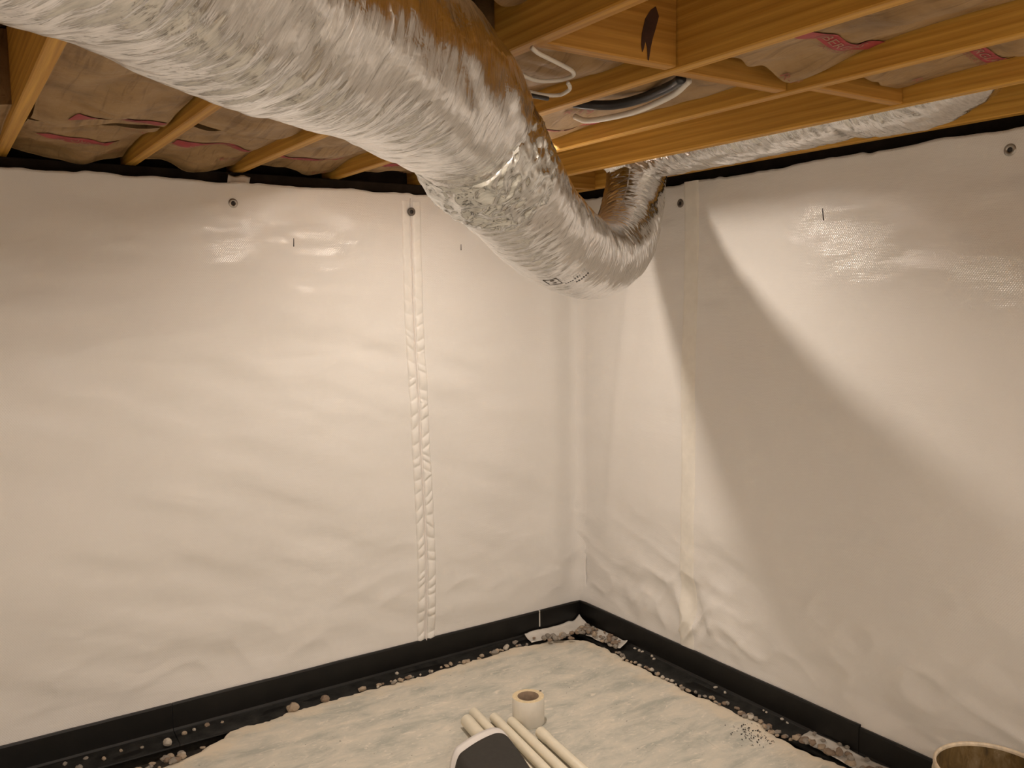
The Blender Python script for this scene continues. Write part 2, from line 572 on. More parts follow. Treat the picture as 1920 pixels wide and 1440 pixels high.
def seam_strip(name, side, xs_fn, width, z0, z1, amp, mat, seed, pillow=True, lift=.0022, nu=26, dz=.004):
    z = np.arange(z0, z1, dz)
    u = np.linspace(-1, 1, nu)
    Zg, Ug = np.meshgrid(z, u, indexing='ij')
    s = xs_fn(Zg) + Ug * width / 2
    d = liner_offset(s, np.clip(Zg, .05, LIN_TOP - .002), side) + lift * (1 - np.abs(Ug) ** 6)
    if pillow:
        edges = [z0]
        rr = random.Random(seed)
        while edges[-1] < z1: edges.append(edges[-1] + rr.uniform(.028, .085))
        E_ = np.array(edges)
        tilt = .012 * vn(Zg * 8, 0 * Zg, seed) * Ug
        zz = Zg + tilt + .012 * Ug * np.sign(vn(np.floor(Zg * 9), 0 * Zg, seed + 1))
        i = np.clip(np.searchsorted(E_, zz) - 1, 0, len(E_) - 2)
        t = (zz - E_[i]) / (E_[i + 1] - E_[i])
        pl = np.abs(np.sin(np.pi * np.clip(t, 0, 1))) ** .55
        gain = .35 + .65 * (1 - sstep(1.5, 2.0, Zg))
        d += amp * gain * pl * (1 - np.abs(Ug) ** 3)
    V = np.stack([-s, -d, Zg], -1) if side == 'L' else np.stack([-d, -s, Zg], -1)
    f = grid_faces(len(z), nu)
    if side == 'L': f = [q[::-1] for q in f]
    o = link(name, mesh(name, V.reshape(-1, 3), f, True), mat, wall_left if side == 'L' else wall_right)
    return o


def xseam(z): return .918 + .026 * sstep(.5, 1.7, z) + .004 * vn(z * 3, z * 0, 12)


seam_strip('seam_tape', 'L', lambda z: xseam(z) + .024, .042, .10, 2.12, 0.0072, TAPE_W, 3, lift=.004)
seam_strip('seam_tape', 'L', lambda z: xseam(z) - .028, .046, .10, 2.12, 0.0080, TAPE_W, 8, lift=.004)
seam_strip('sheet_edge', 'L', lambda z: xseam(z), .0065, .10, 2.13, 0, WHITE, 5, False, .0125, 7)
seam_strip('seam_tape', 'R', lambda z: .789 + .006 * vn(z * 1.1, z * 0, 14), .088, .09, 2.172, 0, TAPE_Y, 5, False, .0065)

# scrap of paper tape lying over the top edge of the sheeting
sv = []
for i in range(8):
    for j in range(5):
        u, v = i / 7, j / 4
        sv.append((-1.745 + .085 * u + .012 * v, -.012 + .02 * v + .004 * math.sin(5 * u), 2.148 + .033 * v + .004 * math.sin(9 * u + 2 * v)))
scrap = link('paper_scrap', mesh('paper_scrap', sv, grid_faces(8, 5), True), PAPER)
scrap.modifiers.new('thickness', 'SOLIDIFY').thickness = .001
tag(scrap, 'small torn cream paper scrap stuck on top edge of left sheeting', 'scrap')

# ------------------------------------------------------------------ floor
EDGE = [(-5.6, -.30), (-3.2, -.29), (-2.6, -.285), (-2.155, -.275), (-1.931, -.195), (-1.867, -.142), (-1.648, -.132), (-1.434, -.118), (-1.238, -.119),
        (-1.087, -.128), (-.916, -.113), (-.744, -.111), (-.578, -.107), (-.494, -.100), (-.379, -.115), (-.265, -.150), (-.19, -.19),
        (-.145, -.235), (-.130, -.333), (-.145, -.514), (-.147, -.588), (-.146, -.764), (-.144, -.959), (-.118, -1.221), (-.143, -1.459),
        (-.130, -1.702), (-.135, -2.1), (-.14, -3.0), (-.14, -6.2)]


def edge_line(step=.012):
    S, s = catmull([(x, y, 0) for x, y in EDGE], step)
    S = S[:, :2]
    n = len(S)
    t = np.gradient(S, axis=0); t /= np.linalg.norm(t, axis=1)[:, None]
    nrm = np.stack([-t[:, 1], t[:, 0]], 1)
    off = .013 * vn(s * 9, s * 0, 21) + .009 * vn(s * 26, s * 0, 22) + .005 * vn(s * 70, s * 0, 23)
    return S + nrm * off[:, None], nrm


EL, EN = edge_line()
# rings parallel to the edge give the slab a rim of its own, the rest is one flat face
offs = [0.0, .006, .02, .05, .10, .17, .26]
verts, rimv = [], []
for k, of in enumerate(offs):
    P2 = EL - EN * of
    zz = -.010 if k == 0 else (-.002 if k == 1 else 0.0)
    for i, (x, y) in enumerate(P2):
        verts.append((x, y, zz + (.0015 * float(vn(x * 30, y * 30, 24)) if k > 1 else 0)))
        rimv.append([1.3, 1.3, 1.2, 1.0, .7, .35, 0][k])
n = len(EL)
faces = []
for k in range(len(offs) - 1):
    for i in range(n - 1):
        faces.append((k * n + i, k * n + n + i, k * n + n + i + 1, k * n + i + 1))
b0 = len(verts)
for i, (x, y) in enumerate(EL):
    verts.append((x + .002, y + .002, -.06)); rimv.append(.8)
for i in range(n - 1):
    faces.append((b0 + i, i, i + 1, b0 + i + 1))
last = (len(offs) - 1) * n
verts.append((-5.6, -6.2, 0)); rimv.append(0)
faces.append(tuple([len(verts) - 1] + list(range(last + n - 1, last - 1, -1))))
fm = mesh('floor', verts, faces, False)
at = fm.attributes.new('rim', 'FLOAT', 'POINT')
at.data.foreach_set('value', rimv)
bm = bmesh.new(); bm.from_mesh(fm)
bmesh.ops.triangulate(bm, faces=[f for f in bm.faces if len(f.verts) > 4])
bmesh.ops.recalc_face_normals(bm, faces=bm.faces[:])
bm.to_mesh(fm); bm.free()
floor = tag(link('floor', fm, CONC), 'rough grey concrete slab with dusty ragged edge', kind='structure')
box('floor_bed', -5.6, .03, -6.2, .03, -.12, -.055, SOIL)['kind'] = 'structure'
bpy.data.objects['floor_bed']['label'] = 'dark soil bed in the gap round the slab'


# ------------------------------------------------------------------ black baseboard drain round the wall foot
def channel(name, side, s0, s1, par, ztop=.113, out=.0, mat=BLACK):
    prof = [(.004, ztop), (.016 + out, ztop + .001), (.019 + out, ztop - .006), (.0175 + out, .012), (.022 + out, .004), (.030, .000), (.122, -.010), (.124, -.016), (.02, -.014), (.004, -.01)]
    ss = np.linspace(s0, s1, max(2, int((s1 - s0) / .05)))
    V = []
    for s in ss:
        wob = .0012 * float(vn(s * 4, 0, 61)) + .0008 * float(vn(s * 14, 0, 62))
        for k, (d, z) in enumerate(prof):
            dd = d + wob
            V.append((-s, -dd, z + (wob if z > .05 else 0)) if side == 'L' else (-dd, -s, z + (wob if z > .05 else 0)))
    f = grid_faces(len(ss), len(prof), True)
    f.append(tuple(range(len(prof)))); f.append(tuple(range(len(V) - 1, len(V) - len(prof) - 1, -1)))
    if side == 'R': f = [q[::-1] for q in f]
    o = link(name, mesh(name, V, f), mat, par)
    FV = []
    for s in ss:
        for d, z in ((.027, .0022), (.060, -.0028 + .002 * float(vn(s * 12, 0, 63))), (.092, -.0055 + .003 * float(vn(s * 9, 1, 63))), (.1225, -.0090)):
            FV.append((-s, -d, z) if side == 'L' else (-d, -s, z))
    ff = grid_faces(len(ss), 4)
    if side == 'R': ff = [q[::-1] for q in ff]
    link('channel_foot', mesh('channel_foot', FV, ff, True), DUSTY, o)
    return o


bl = tag(empty('baseboard_left'), 'black plastic drain channel along the foot of the left wall', kind='structure')
br = tag(empty('baseboard_right'), 'black plastic drain channel along the foot of the right wall', kind='structure')
channel('channel_section', 'L', .2785, 2.05, bl)
channel('channel_section', 'L', 2.052, 5.55, bl)
channel('channel_section', 'L', .004, .2745, bl)
channel('channel_section', 'R', .006, 1.667, br, out=.002)
channel('channel_section', 'R', 1.6675, 3.45, br, .104)
channel('channel_section', 'R', 3.452, 6.15, br, .104)
# smear of pale sealant at the joint
box('joint_sealant', -.280, -.2735, -.0185, -.004, .030, .113, PAPER, bl)

# ------------------------------------------------------------------ ceiling: subfloor, joists, blocking, sills
ceiling = tag(box('ceiling', -5.6, .25, -6.2, .25, 2.437, 2.46, SUBF), 'dark board subfloor above the exposed joists', kind='structure')
JX = [-5.33, -4.925, -4.52, -4.115, -3.71, -3.305, -2.90, -2.508, -2.085, -1.685, -1.277, -.866, -.462, -.062]
JZ = 2.197


def child_world(o, par):
    o.parent = par
    o.matrix_parent_inverse = par.matrix_world.inverted()


bpy.context.view_layer.update()


def wood_box(name, *b, mat=JOIST):
    o = box(name, *b, mat, None, .003)
    o.parent = ceiling
    o.location = Vector(o.location) - Vector(ceiling.location)
    return o


for x in JX:
    wood_box('floor_joist', x - .019, x + .019, -6.15, .14, JZ, 2.435)
for x0, x1, y in ((-1.685, -1.277, -2.01), (-1.277, -.866, -1.985), (-.866, -.462, -2.05), (-2.508, -2.085, -4.2), (-2.90, -2.508, -4.2)):
    wood_box('blocking', x0 + .0195, x1 - .0195, y - .019, y + .019, JZ + .004, 2.435, mat=BLOCK)
wood_box('ledger', -.458, -.068, -.235, -.197, JZ - .004, 2.43, mat=BLOCK)
wood_box('sill_plate', -5.6, .2, .035, .18, 2.155, JZ, mat=SILL)
wood_box('sill_plate', .02, .2, -6.1, .03, 2.17, 2.30, mat=SILL)
wood_box('rim_board', -5.6, .2, .142, .18, JZ, 2.435, mat=SILL)
wood_box('rim_board', .05, .09, -6.1, .1, 2.28, 2.435, mat=SILL)

# dark drip stain on the blocking above the wires, and the nail holes
st = [(-1.395, 2.345), (-1.378, 2.372), (-1.362, 2.385), (-1.352, 2.36), (-1.362, 2.325), (-1.372, 2.295), (-1.378, 2.27), (-1.3835, 2.235), (-1.387, 2.236), (-1.389, 2.27), (-1.3935, 2.285), (-1.400, 2.262), (-1.404, 2.254), (-1.4075, 2.275), (-1.405, 2.305)]
st = [(-1.385 + (x + 1.385) * .95, 2.203 + (z - 2.235) * .80) for x, z in st]
sv = [(x, -2.0304, z) for x, z in st] + [(x, -2.0296, z) for x, z in st]
k = len(st)
sf = [tuple(range(k)), tuple(range(2 * k - 1, k - 1, -1))] + [(i, k + i, k + (i + 1) % k, (i + 1) % k) for i in range(k)]
so = link('drip_stain', mesh('drip_stain', sv, sf), STAIN)
so.parent = ceiling; so.location = -Vector(ceiling.location)


# ------------------------------------------------------------------ insulation batts
def text_mesh(body, size):
    cu = bpy.data.curves.new('t', 'FONT')
    cu.body = body; cu.size = size; cu.align_x = 'CENTER'; cu.align_y = 'CENTER'
    cu.resolution_u = 3
    o = bpy.data.objects.new('t', cu); COL.objects.link(o)
    dg = bpy.context.evaluated_depsgraph_get()
    me = bpy.data.meshes.new_from_object(o.evaluated_get(dg))
    v = np.array([q.co[:] for q in me.vertices]); f = [tuple(p.vertices) for p in me.polygons]
    bpy.data.objects.remove(o); bpy.data.curves.remove(cu); bpy.data.meshes.remove(me)
    return v, f


TXT = {k: text_mesh(k, 1.0) for k in ('R-19', 'FIBERGLAS', 'INSULATION')}


def batt(xc, y0, y1, zb, sag, seed, label, prints=(), droop0=0.0, droop1=0.0, wid=.360):
    L = y1 - y0
    ny = max(8, int(L / .009)); nx = 44

    def zf(x, y):
        t = (x - xc) / (wid / 2)
        e = 1 - np.clip(np.abs(t), 0, 1) ** 2.4
        z = zb - sag * e
        z = z + .016 * vn(x * 7, y * 4.5, seed) * (.3 + e) + .007 * vn(x * 13, y * 10, seed + 1) * (.4 + e) + .004 * ridge(x * 8 + y * 3, y * 16, seed + 2) * e
        z = z - droop0 * np.exp(-((y - y0) / .16) ** 2) * (.6 + .5 * vn(x * 8, y * 2, seed + 3)) - droop1 * np.exp(-((y - y1) / .16) ** 2) * (.6 + .5 * vn(x * 8, y * 2, seed + 4))
        return z
    r = tag(empty('insulation_batt', (xc, (y0 + y1) / 2, zb)), label, 'insulation', 'kraft faced batts between the joists')
    xs = np.linspace(xc - wid / 2, xc + wid / 2, nx); ys = np.linspace(y0, y1, ny)
    X, Y = np.meshgrid(xs, ys, indexing='ij')
    Y2 = Y + .02 * vn(X * 14, Y * 0, seed + 5) * (sstep(y1 - .2, y1, Y) + sstep(y0 + .2, y0, Y))
    Z = zf(X, Y2)
    o3 = np.array([xc, (y0 + y1) / 2, zb])
    V = np.stack([X, Y2, Z], -1).reshape(-1, 3)
    top = V.copy(); top[:, 2] = 2.425
    # border loop to the flat upper side
    idx = lambda i, j: i * ny + j
    loop = [idx(i, 0) for i in range(nx)] + [idx(nx - 1, j) for j in range(1, ny)] + [idx(i, ny - 1) for i in range(nx - 2, -1, -1)] + [idx(0, j) for j in range(ny - 2, 0, -1)]
    f = grid_faces(nx, ny)
    m = len(V)
    VV = np.vstack([V, top[loop]])
    q = len(loop)
    f += [(loop[a], loop[(a + 1) % q], m + (a + 1) % q, m + a) for a in range(q)]
    f.append(tuple(m + a for a in range(q)))
    link('facing', mesh('facing', VV - o3, f, True), KRAFT, r)
    for pr in prints:
        kind, px, py, sx, sy, rot, flip = pr
        if kind == 'band':
            n1, n2 = 70, 10
            U, W = np.meshgrid(np.linspace(-.5, .5, n1), np.linspace(-.5, .5, n2), indexing='ij')
            U = U * sx; W = W * sy
            ff = grid_faces(n1, n2)
            mat, nmn, eps = PRINT, 'print_band', .0028
        else:
            tv, ff = TXT[kind]
            U = tv[:, 0] * sx * (-1 if flip else 1); W = -tv[:, 1] * sy * (-1 if flip else 1)
            mat, nmn, eps = (KRAFT_L if sx < 0.045 and kind == 'FIBERGLAS' else PRINT2), 'print_text', .0042
        ca, sa = math.cos(rot), math.sin(rot)
        XX = px + U * ca - W * sa; YY = py + U * sa + W * ca
        XX = np.clip(XX, xc - wid / 2 + .004, xc + wid / 2 - .004)
        PV = np.stack([XX, YY, zf(XX, YY) - eps], -1).reshape(-1, 3)
        link(nmn, mesh(nmn, PV - o3, ff), mat, r)
    return r


def prints(xc, ys, rot=0.0, flip=True, dx=0.0):
    out = []
    for y in ys:
        out += [('band', xc + dx, y, .27, .060 if flip else .045, rot, flip), ('FIBERGLAS', xc + dx, y, .036, .034, rot, flip),
                ('INSULATION', xc + dx + .03, y + .033, .022, .022, rot, flip), ('R-19', xc + .11, y + .19, .036, .036, rot, flip)]
    return out


BAYS = [(JX[i] + JX[i + 1]) / 2 for i in range(len(JX) - 1)]
nth_ = {0: 'first', 1: 'second', 2: 'third'}
# bays whose far ends show over the left wall
batt(-2.705, -.72, .02, 2.225, .012, 1, 'insulation batt cut by the left photo edge, far end above left wall', prints(-2.695, (-.35,), .3), 0, .03)
batt(-2.296, -.60, .02, 2.240, .022, 4, 'printed insulation batt by left wall, two red bands, leftmost full bay', prints(-2.287, (-.33,), .55, dx=-.02), .02, .03)
batt(-2.296, -1.75, -.66, 2.236, .022, 7, 'sagging brown paper batt overlapping the leftmost bay nearest the big duct', prints(-2.287, (-.745,), .35, dx=.03), .02, .03)
batt(-1.885, -.66, .02, 2.244, .022, 10, 'printed insulation batt by left wall, above the torn paper scrap', prints(-1.885, (-.34,), .2), 0, .03)
batt(-1.885, -1.9, -.72, 2.255, .03, 13, 'brown paper batt in the shaded bay behind the duct elbow', prints(-1.885, (-1.1,), .05), .01, .02)
batt(-1.481, -1.93, .02, 2.250, .022, 16, 'brown paper batt in the bay just left of the lamp', prints(-1.481, (-.22, -.75), .15), 0, .03)
batt(-1.072, -.66, .02, 2.262, .02, 19, 'printed insulation batt showing just left of the hanging duct', prints(-1.072, (-.2,), .1), 0, .02)
batt(-1.072, -1.93, -.985, 2.246, .022, 22, 'brightly lit batt with curved red band beside the pale cable',
     [('band', -1.00, -1.235, .24, .045, -.22, False), ('FIBERGLAS', -1.00, -1.235, .034, .036, -.22, False), ('INSULATION', -1.00, -1.285, .022, .022, -.2, False), ('R-19', -1.09, -1.40, .05, .05, -.2, False)], 0, .02)
batt(-.664, -1.99, .02, 2.330, .02, 25, 'batt set deep in the second bay from right wall, behind its block', prints(-.664, (-.9,), 0))
# front bays on the right, toward the viewer
batt(-1.072, -4.3, -2.06, 2.262, .022, 28, 'crumpled end batt with red band in the upper right, beyond the long beam', prints(-1.072, (-2.27, -2.85), .02, False, dx=.04), 0, .045)
batt(-.664, -4.3, -2.09, 2.262, .018, 31, 'batt with red band above the silver duct end at right', prints(-.664, (-2.36, -2.9), .02, False, dx=.04), 0, .02)
batt(-1.885, -4.3, -2.0, 2.30, .03, 34, 'shadowed batt hanging at the top middle of the photo', (), 0, .03)
for i, xc in enumerate(BAYS):
    if xc < -2.8 or xc in (BAYS[7],):
        batt(xc, -5.9, -.05 if xc < -2.8 else -1.8, 2.27, .02, 40 + i, 'brown paper batt left of the view, joist bay %d from the side wall' % (i + 1))


# ------------------------------------------------------------------ big silver flexible duct
def foil_disp(seed, big=.005, fine=.0016):
    def d(s, th, P):
        a = np.cos(th) * 2.2; b = np.sin(th) * 2.2
        o = big * (vn(s * 6 + a, b + 0 * s, seed) + .6 * vn(s * 13 + b, a * 1.6 + 0 * s, seed + 1))
        w1 = s * 48 + 1.1 * np.sin(th * 2 + s * 7) + .9 * vn(s * 5, th * 1.5, seed + 2)
        o = o + fine * (vn(w1, np.abs(th - np.pi) * 2.0 + 0 * s, seed + 3) + .7 * vn(s * 95 + 2 * np.sin(th), np.abs(th - np.pi) * 5.5 + 0 * s, seed + 4))
        return o
    return d


duct = tag(empty('flex_duct', (-1.2, -1.5, 1.82)), 'silver foil flexible duct sagging below the joists and running along the right wall', 'duct')
OFF = np.array([-1.2, -1.5, 1.82])


def dpts(P): return [(p[0] - OFF[0], p[1] - OFF[1], p[2] - OFF[2], p[3]) for p in P]


NEAR = [(-4.6, -4.48, 2.024, .135), (-3.8, -3.78, 2.024, .135), (-2.9879, -3.0456, 2.0238, 0.1349), (-2.7124, -2.7986, 2.0238, 0.1349), (-2.4939, -2.5991, 2.0238, 0.1358), (-2.2564, -2.4186, 2.0266, 0.1358),
        (-2.0664, -2.2476, 2.0295, 0.1358), (-1.9334, -2.1241, 2.0257, 0.1339), (-1.8811, -2.0766, 2.0124, 0.1292), (-1.8621, -2.0595, 2.0086, 0.1121)]


def disp_near(s, th, P):
    o = foil_disp(3, .0055, .0012)(s, th, P)
    # crumpled patch seen from below, on the near stretch
    c = np.exp(-((P[:, 0][:, None] + 2.52) / .20) ** 2) * np.exp(-((np.cos(th) + .55) / .55) ** 2)
    o = o + c * (.010 * ridge(s * 26 + 2 * np.sin(th), th * 4 + s * 6, 15) - .006)
    return o


tube('near_section', dpts(NEAR), .14, FOIL, duct, 150, .0042, disp_near)
SAG = [(-1.9714, -2.1573, 2.0048, 0.1021), (-1.9239, -2.1165, 1.9934, 0.1120), (-1.8479, -2.0528, 1.9715, 0.1170), (-1.6674, -1.9056, 1.9098, 0.1226), (-1.4679, -1.7251, 1.8575, 0.1226),
       (-1.2007, -1.4799, 1.8262, 0.129), (-0.9367, -1.229, 1.8086, 0.1307), (-0.706, -1.0415, 1.8182, 0.1323), (-0.5013, -0.9032, 1.881, 0.1333),
       (-.36, -.80, 1.98, .130), (-.27, -.73, 2.10, .126), (-.235, -.70, 2.21, .124), (-.225, -.69, 2.30, .120)]
tube('sagging_section', dpts(SAG), .13, FOIL, duct, 150, .0036, foil_disp(6, .0045, .0016))


# crumpled foil tape wrapped where the two lengths meet
def disp_tape(s, th, P):
    x = s * 30; y = th * 3.6
    cr_ = ridge(x + 1.5 * vn(s * 12, th * 2, 8), y, 9)
    return .003 + .008 * cr_ * np.abs(vn(s * 9, th * 1.5, 10)) + .003 * ridge(s * 40 + th, th * 6 - s * 20, 11) + .001 * vn(s * 110, th * 12, 12)


tube('foil_tape_wrap', dpts([(-1.9068, -2.1013, 1.9953, 0.1150), (-1.8574, -2.0604, 1.9763, 0.1240), (-1.8146, -2.0253, 1.9611, 0.1250), (-1.7671, -1.9844, 1.9459, 0.1255), (-1.745, -1.9655, 1.939, .117)]), .13, FTAPE, duct, 170, .003, disp_tape)

# grey outlined stamp and dark lettering printed on the foil near the bend
S_, s_ = catmull(SAG, .0036)
T_, N_, B_ = frames(S_[:, :3])


def duct_pt(x, th, r=.0045):
    i = int(np.argmin(np.abs(S_[:, 0] - x)))
    return S_[i, :3] + (S_[i, 3] + r) * (math.cos(th) * N_[i] + math.sin(th) * B_[i]) - OFF


def stamp(name, x0, x1, t0, t1, mat):
    V = [duct_pt(x, t) for x in np.linspace(x0, x1, 6) for t in np.linspace(t0, t1, 6)]
    f = grid_faces(6, 6)
    o = link(name, mesh(name, V, f, True), mat, duct)
    o.modifiers.new('thickness', 'SOLIDIFY').thickness = .0006


for a in (2.86, 3.12):
    stamp('stamp_outline', -1.435, -1.375, a, a + .018, INKG)
for a in (-1.437, -1.377):
    stamp('stamp_outline', a, a + .004, 2.86, 3.135, INKG)
stamp('stamp_text', -1.425, -1.388, 2.95, 3.02, INKG)
for k in range(6):
    stamp('printed_letter', -1.335 + .003 * (k % 2), -1.322, 2.34 + .058 * k, 2.375 + .058 * k, INK)
for k in range(4):
    stamp('printed_letter', -1.362, -1.355, 2.66 + .05 * k, 2.69 + .05 * k, INK)

# ------------------------------------------------------------------ second duct: runs along the joist bay by the right wall
bay = duct
OB = OFF
KB = [(-.245, -.62, 2.280, .095), (-.247, -.68, 2.280, .118), (-.25, -.78, 2.280, .110), (-.253, -.86, 2.282, .118), (-.255, -1.10, 2.287, .120), (-.257, -1.45, 2.292, .120), (-.258, -1.69, 2.294, .118), (-.258, -1.708, 2.300, .098), (-.258, -1.732, 2.316, .052)]


def pinch(s, th, P): return foil_disp(26, .0035, .0030)(s, th, P)


tube('bay_rear_section', [(p[0] - OB[0], p[1] - OB[1], p[2] - OB[2], p[3]) for p in KB], .12, FOIL2, bay, 120, .004, pinch, sq=(1.32, .98))
KF = [(-.258, -1.738, 2.316, .050), (-.258, -1.765, 2.300, .104), (-.259, -1.80, 2.290, .122), (-.260, -1.98, 2.292, .124), (-.260, -2.07, 2.310, .120), (-.260, -2.13, 2.325, .108), (-.260, -2.17, 2.345, .085)]
tube('bay_front_section', [(p[0] - OB[0], p[1] - OB[1], p[2] - OB[2], p[3]) for p in KF], .12, FOIL2, bay, 120, .004, lambda s, th, P: foil_disp(28, .0055, .0030)(s, th, P), sq=(1.30, .98))
tube('foil_tape_band', [(-.258 - OB[0], y - OB[1], 2.311 - OB[2], r) for y, r in ((-1.716, .072), (-1.729, .060), (-1.741, .058), (-1.754, .068))], .1, FTAPE, bay, 90, .003,
     lambda s, th, P: .004 * ridge(s * 60, th * 6, 16), sq=(1.28, .98))

# ------------------------------------------------------------------ pipe and cables under the joists
tag(tube('white_cable', [(-1.100, -1.395, 2.222), (-1.091, -1.442, 2.203), (-1.086, -1.558, 2.194), (-1.090, -1.676, 2.192), (-1.112, -1.823, 2.200), (-1.145, -1.915, 2.212)], .0085, CABLE_W, None, 12), 'pale cream cable curving under the lit insulation batt', 'cable')
tag(tube('black_pipe', [(-1.243, -1.575, 2.212), (-1.209, -1.614, 2.203), (-1.165, -1.665, 2.200), (-1.150, -1.755, 2.202), (-1.165, -1.870, 2.206), (-1.185, -1.93, 2.210)], .013, CABLE_K, None, 16), 'dark flexible pipe above the pale cable between two joists', 'pipe')
tag(tube('white_cable', [(-1.70, -1.86, 2.205), (-1.653, -1.843, 2.195), (-1.595, -1.830, 2.190), (-1.535, -1.815, 2.186), (-1.490, -1.835, 2.188), (-1.475, -1.870, 2.192), (-1.505, -1.910, 2.190), (-1.560, -1.948, 2.187), (-1.628, -1.988, 2.184), (-1.672, -2.012, 2.183), (-1.695, -2.02, 2.189)], .0048, CABLE_W, None, 10),
    'white cable loop hanging beside the duct elbow', 'cable')
tag(tube('white_cable', [(-1.70, -1.815, 2.185), (-1.617, -1.789, 2.178), (-1.547, -1.762, 2.176), (-1.470, -1.742, 2.176), (-1.425, -1.752, 2.178), (-1.428, -1.792, 2.180), (-1.455, -1.835, 2.176), (-1.486, -1.868, 2.175)], .0048, CABLE_W, None, 10),
    'second white cable strand just below the hanging loop', 'cable')
tag(tube('black_cable', [(-1.70, -1.845, 2.160), (-1.646, -1.832, 2.157), (-1.557, -1.798, 2.156), (-1.475, -1.772, 2.160)], .0055, CABLE_K, None, 10), 'short black cable end poking from behind the duct elbow', 'cable')


# ------------------------------------------------------------------ lamps (bare bulb on a bracket between two joists; the rear ones are added fill)
def lamp(at, label, glow, tilt=(0, 0)):
    r = tag(empty('ceiling_lamp', at), label, 'lamp')
    box('bracket_bar', -.18, .18, -.018, .018, .012, .018, GALV, r)
    lathe('junction_box', [(.0001, .05), (.048, .05), (.05, .046), (.05, .008), (.0001, .006)], GALV, r, 24)
    lathe('lamp_holder', [(.0001, .008), (.055, .008), (.057, .0), (.05, -.012), (.03, -.022), (.024, -.040), (.0001, -.040)], PORC, r, 32)
    h = lathe('bulb_reflector', [(.0001, -.008), (.020, -.008), (.026, -.028), (.046, -.056), (.056, -.074), (.057, -.082), (.057, -.0865), (.0555, -.0865), (.0550, -.082)], PORC, r, 36, (0, 0, -.030))
    h.rotation_euler = (math.radians(tilt[0]), math.radians(tilt[1]), 0)       # swivel socket
    lathe('bulb_lens', [(.0545, -.0815), (.050, -.0875), (.038, -.0925), (.020, -.0955), (.0001, -.0965)], glow, h, 36)
    return r


lamp(LAMP_AT, 'lit reflector bulb hidden behind the large silver duct', GLOW, (-11.5, -4))
for k, at in enumerate(LAMPS_FILL):
    lamp(at, 'added fill bulb behind the viewer, ' + ('nearest the camera', 'over the far left side', 'near the right wall', 'at the very back')[k], GLOW_FILL)

# ------------------------------------------------------------------ things on the floor
roll = tag(empty('tape_roll', (-.862, -.762, 0)), 'roll of wide white seam tape standing upright on the concrete', 'tape')
lathe('tape_side', [(.0430, .1075), (.050, .1080), (.0630, .1075)], m_plain('tape_edge', (.70, .57, .36), .6, vary=.12, scale=80), roll, 56)
lathe('tape_body', [(.0630, .1075), (.0640, .1062), (.0640, .0018), (.0632, .0004), (.0430, .0004)], m_plain('tape_outer', (.74, .70, .62), .35, vary=.03, scale=30), roll, 56)
lathe('cardboard_core', [(.0430, .1075), (.0390, .1072), (.0385, .002), (.0430, .0006)], m_plain('cardboard', (.24, .17, .115), .8, vary=.15, scale=60), roll, 48)
box('tape_tab', .0605, .0700, .006, .012, .1066, .1082, INK, roll)

PIPES = [  # far end, near end, radius, label
    ((-1.020, -.600), (-1.175, -1.62), .0200, 'slim cream plastic pipe, farthest end of the loose bundle'),
    ((-1.085, -.655), (-1.24, -1.62), .0255, 'thickest cream plastic pipe, at the left of the bundle', ),
    ((-.975, -.682), (-1.115, -1.66), .0190, 'cream plastic pipe right against the black sheet'),
    ((-.938, -.752), (-1.062, -1.70), .0195, 'cream plastic pipe between the tape roll and the black sheet'),
    ((-.898, -.893), (-1.000, -1.72), .0195, 'cream plastic pipe with a wider end, at the right of the bundle'),
]
for i, (a, b, r_, lab) in enumerate(PIPES):
    L = math.dist(a, b)
    rz = math.atan2(b[1] - a[1], b[0] - a[0])
    p_ = tag(empty('plastic_pipe', (a[0], a[1], r_ + .0008), rz), lab, 'pipe', 'loose plastic pipes on the floor')
    if i == 4:
        prof = [(r_ * .86, 0), (r_ * 1.10, 0), (r_ * 1.14, .003), (r_ * 1.14, .052), (r_ * 1.0, .066), (r_, L), (r_ * .86, L), (r_ * .86, 0)]
        p_.location.z = r_ * 1.14 + .0008
    else:
        prof = [(r_ * .86, 0), (r_ * .97, 0), (r_, .002), (r_, L), (r_ * .86, L), (r_ * .86, 0)]
    t_ = lathe('pipe_tube', prof, PVC, p_, 32)
    t_.rotation_euler = (0, math.pi / 2, 0)

# folded length of black and white sheet lying across the pipes
sh = tag(empty('folded_sheet', (-1.2, -1.15, .07)), 'charcoal sheet with a white back, folded over the pipe bundle at the bottom edge', 'sheet')
fa = np.array([-1.065, -.893]); fb = np.array([-1.333, -.965])      # far right and far left corners
da = np.array([-.16, -.62]); da = da / np.linalg.norm(da)


def sheet_mesh(name, ext, z0, th, mat, curl=0.0, rc=.055):
    a = fa - da * ext + (fa - fb) / np.linalg.norm(fa - fb) * .003 * (ext > 0); b = fb - da * ext
    n1, n2 = 40, 50
    wdt = np.linalg.norm(a - b); ln = .85
    V = []
    for i in range(n1):
        u = i / (n1 - 1)
        for j in range(n2):
            v = j / (n2 - 1)
            # rounded far corners
            e = min(u, 1 - u) * wdt
            inset = rc - math.sqrt(max(0, rc * rc - max(0, rc - e) ** 2))
            q = inset + v * (ln - inset)
            p = a + (b - a) * u + da * q
            z = z0 + .010 * math.sin(u * 3.0) - .055 * max(0, (u - .80) / .20) ** 2 + curl * math.exp(-(q / .05) ** 2) + .004 * math.sin(v * 9 + u * 4)
            V.append((p[0] + 1.2, p[1] + 1.15, z - .07))
    o = link(name, mesh(name, V, grid_faces(n1, n2), True), mat, sh)
    m_ = o.modifiers.new('thickness', 'SOLIDIFY'); m_.thickness = th; m_.offset = 0
    return o


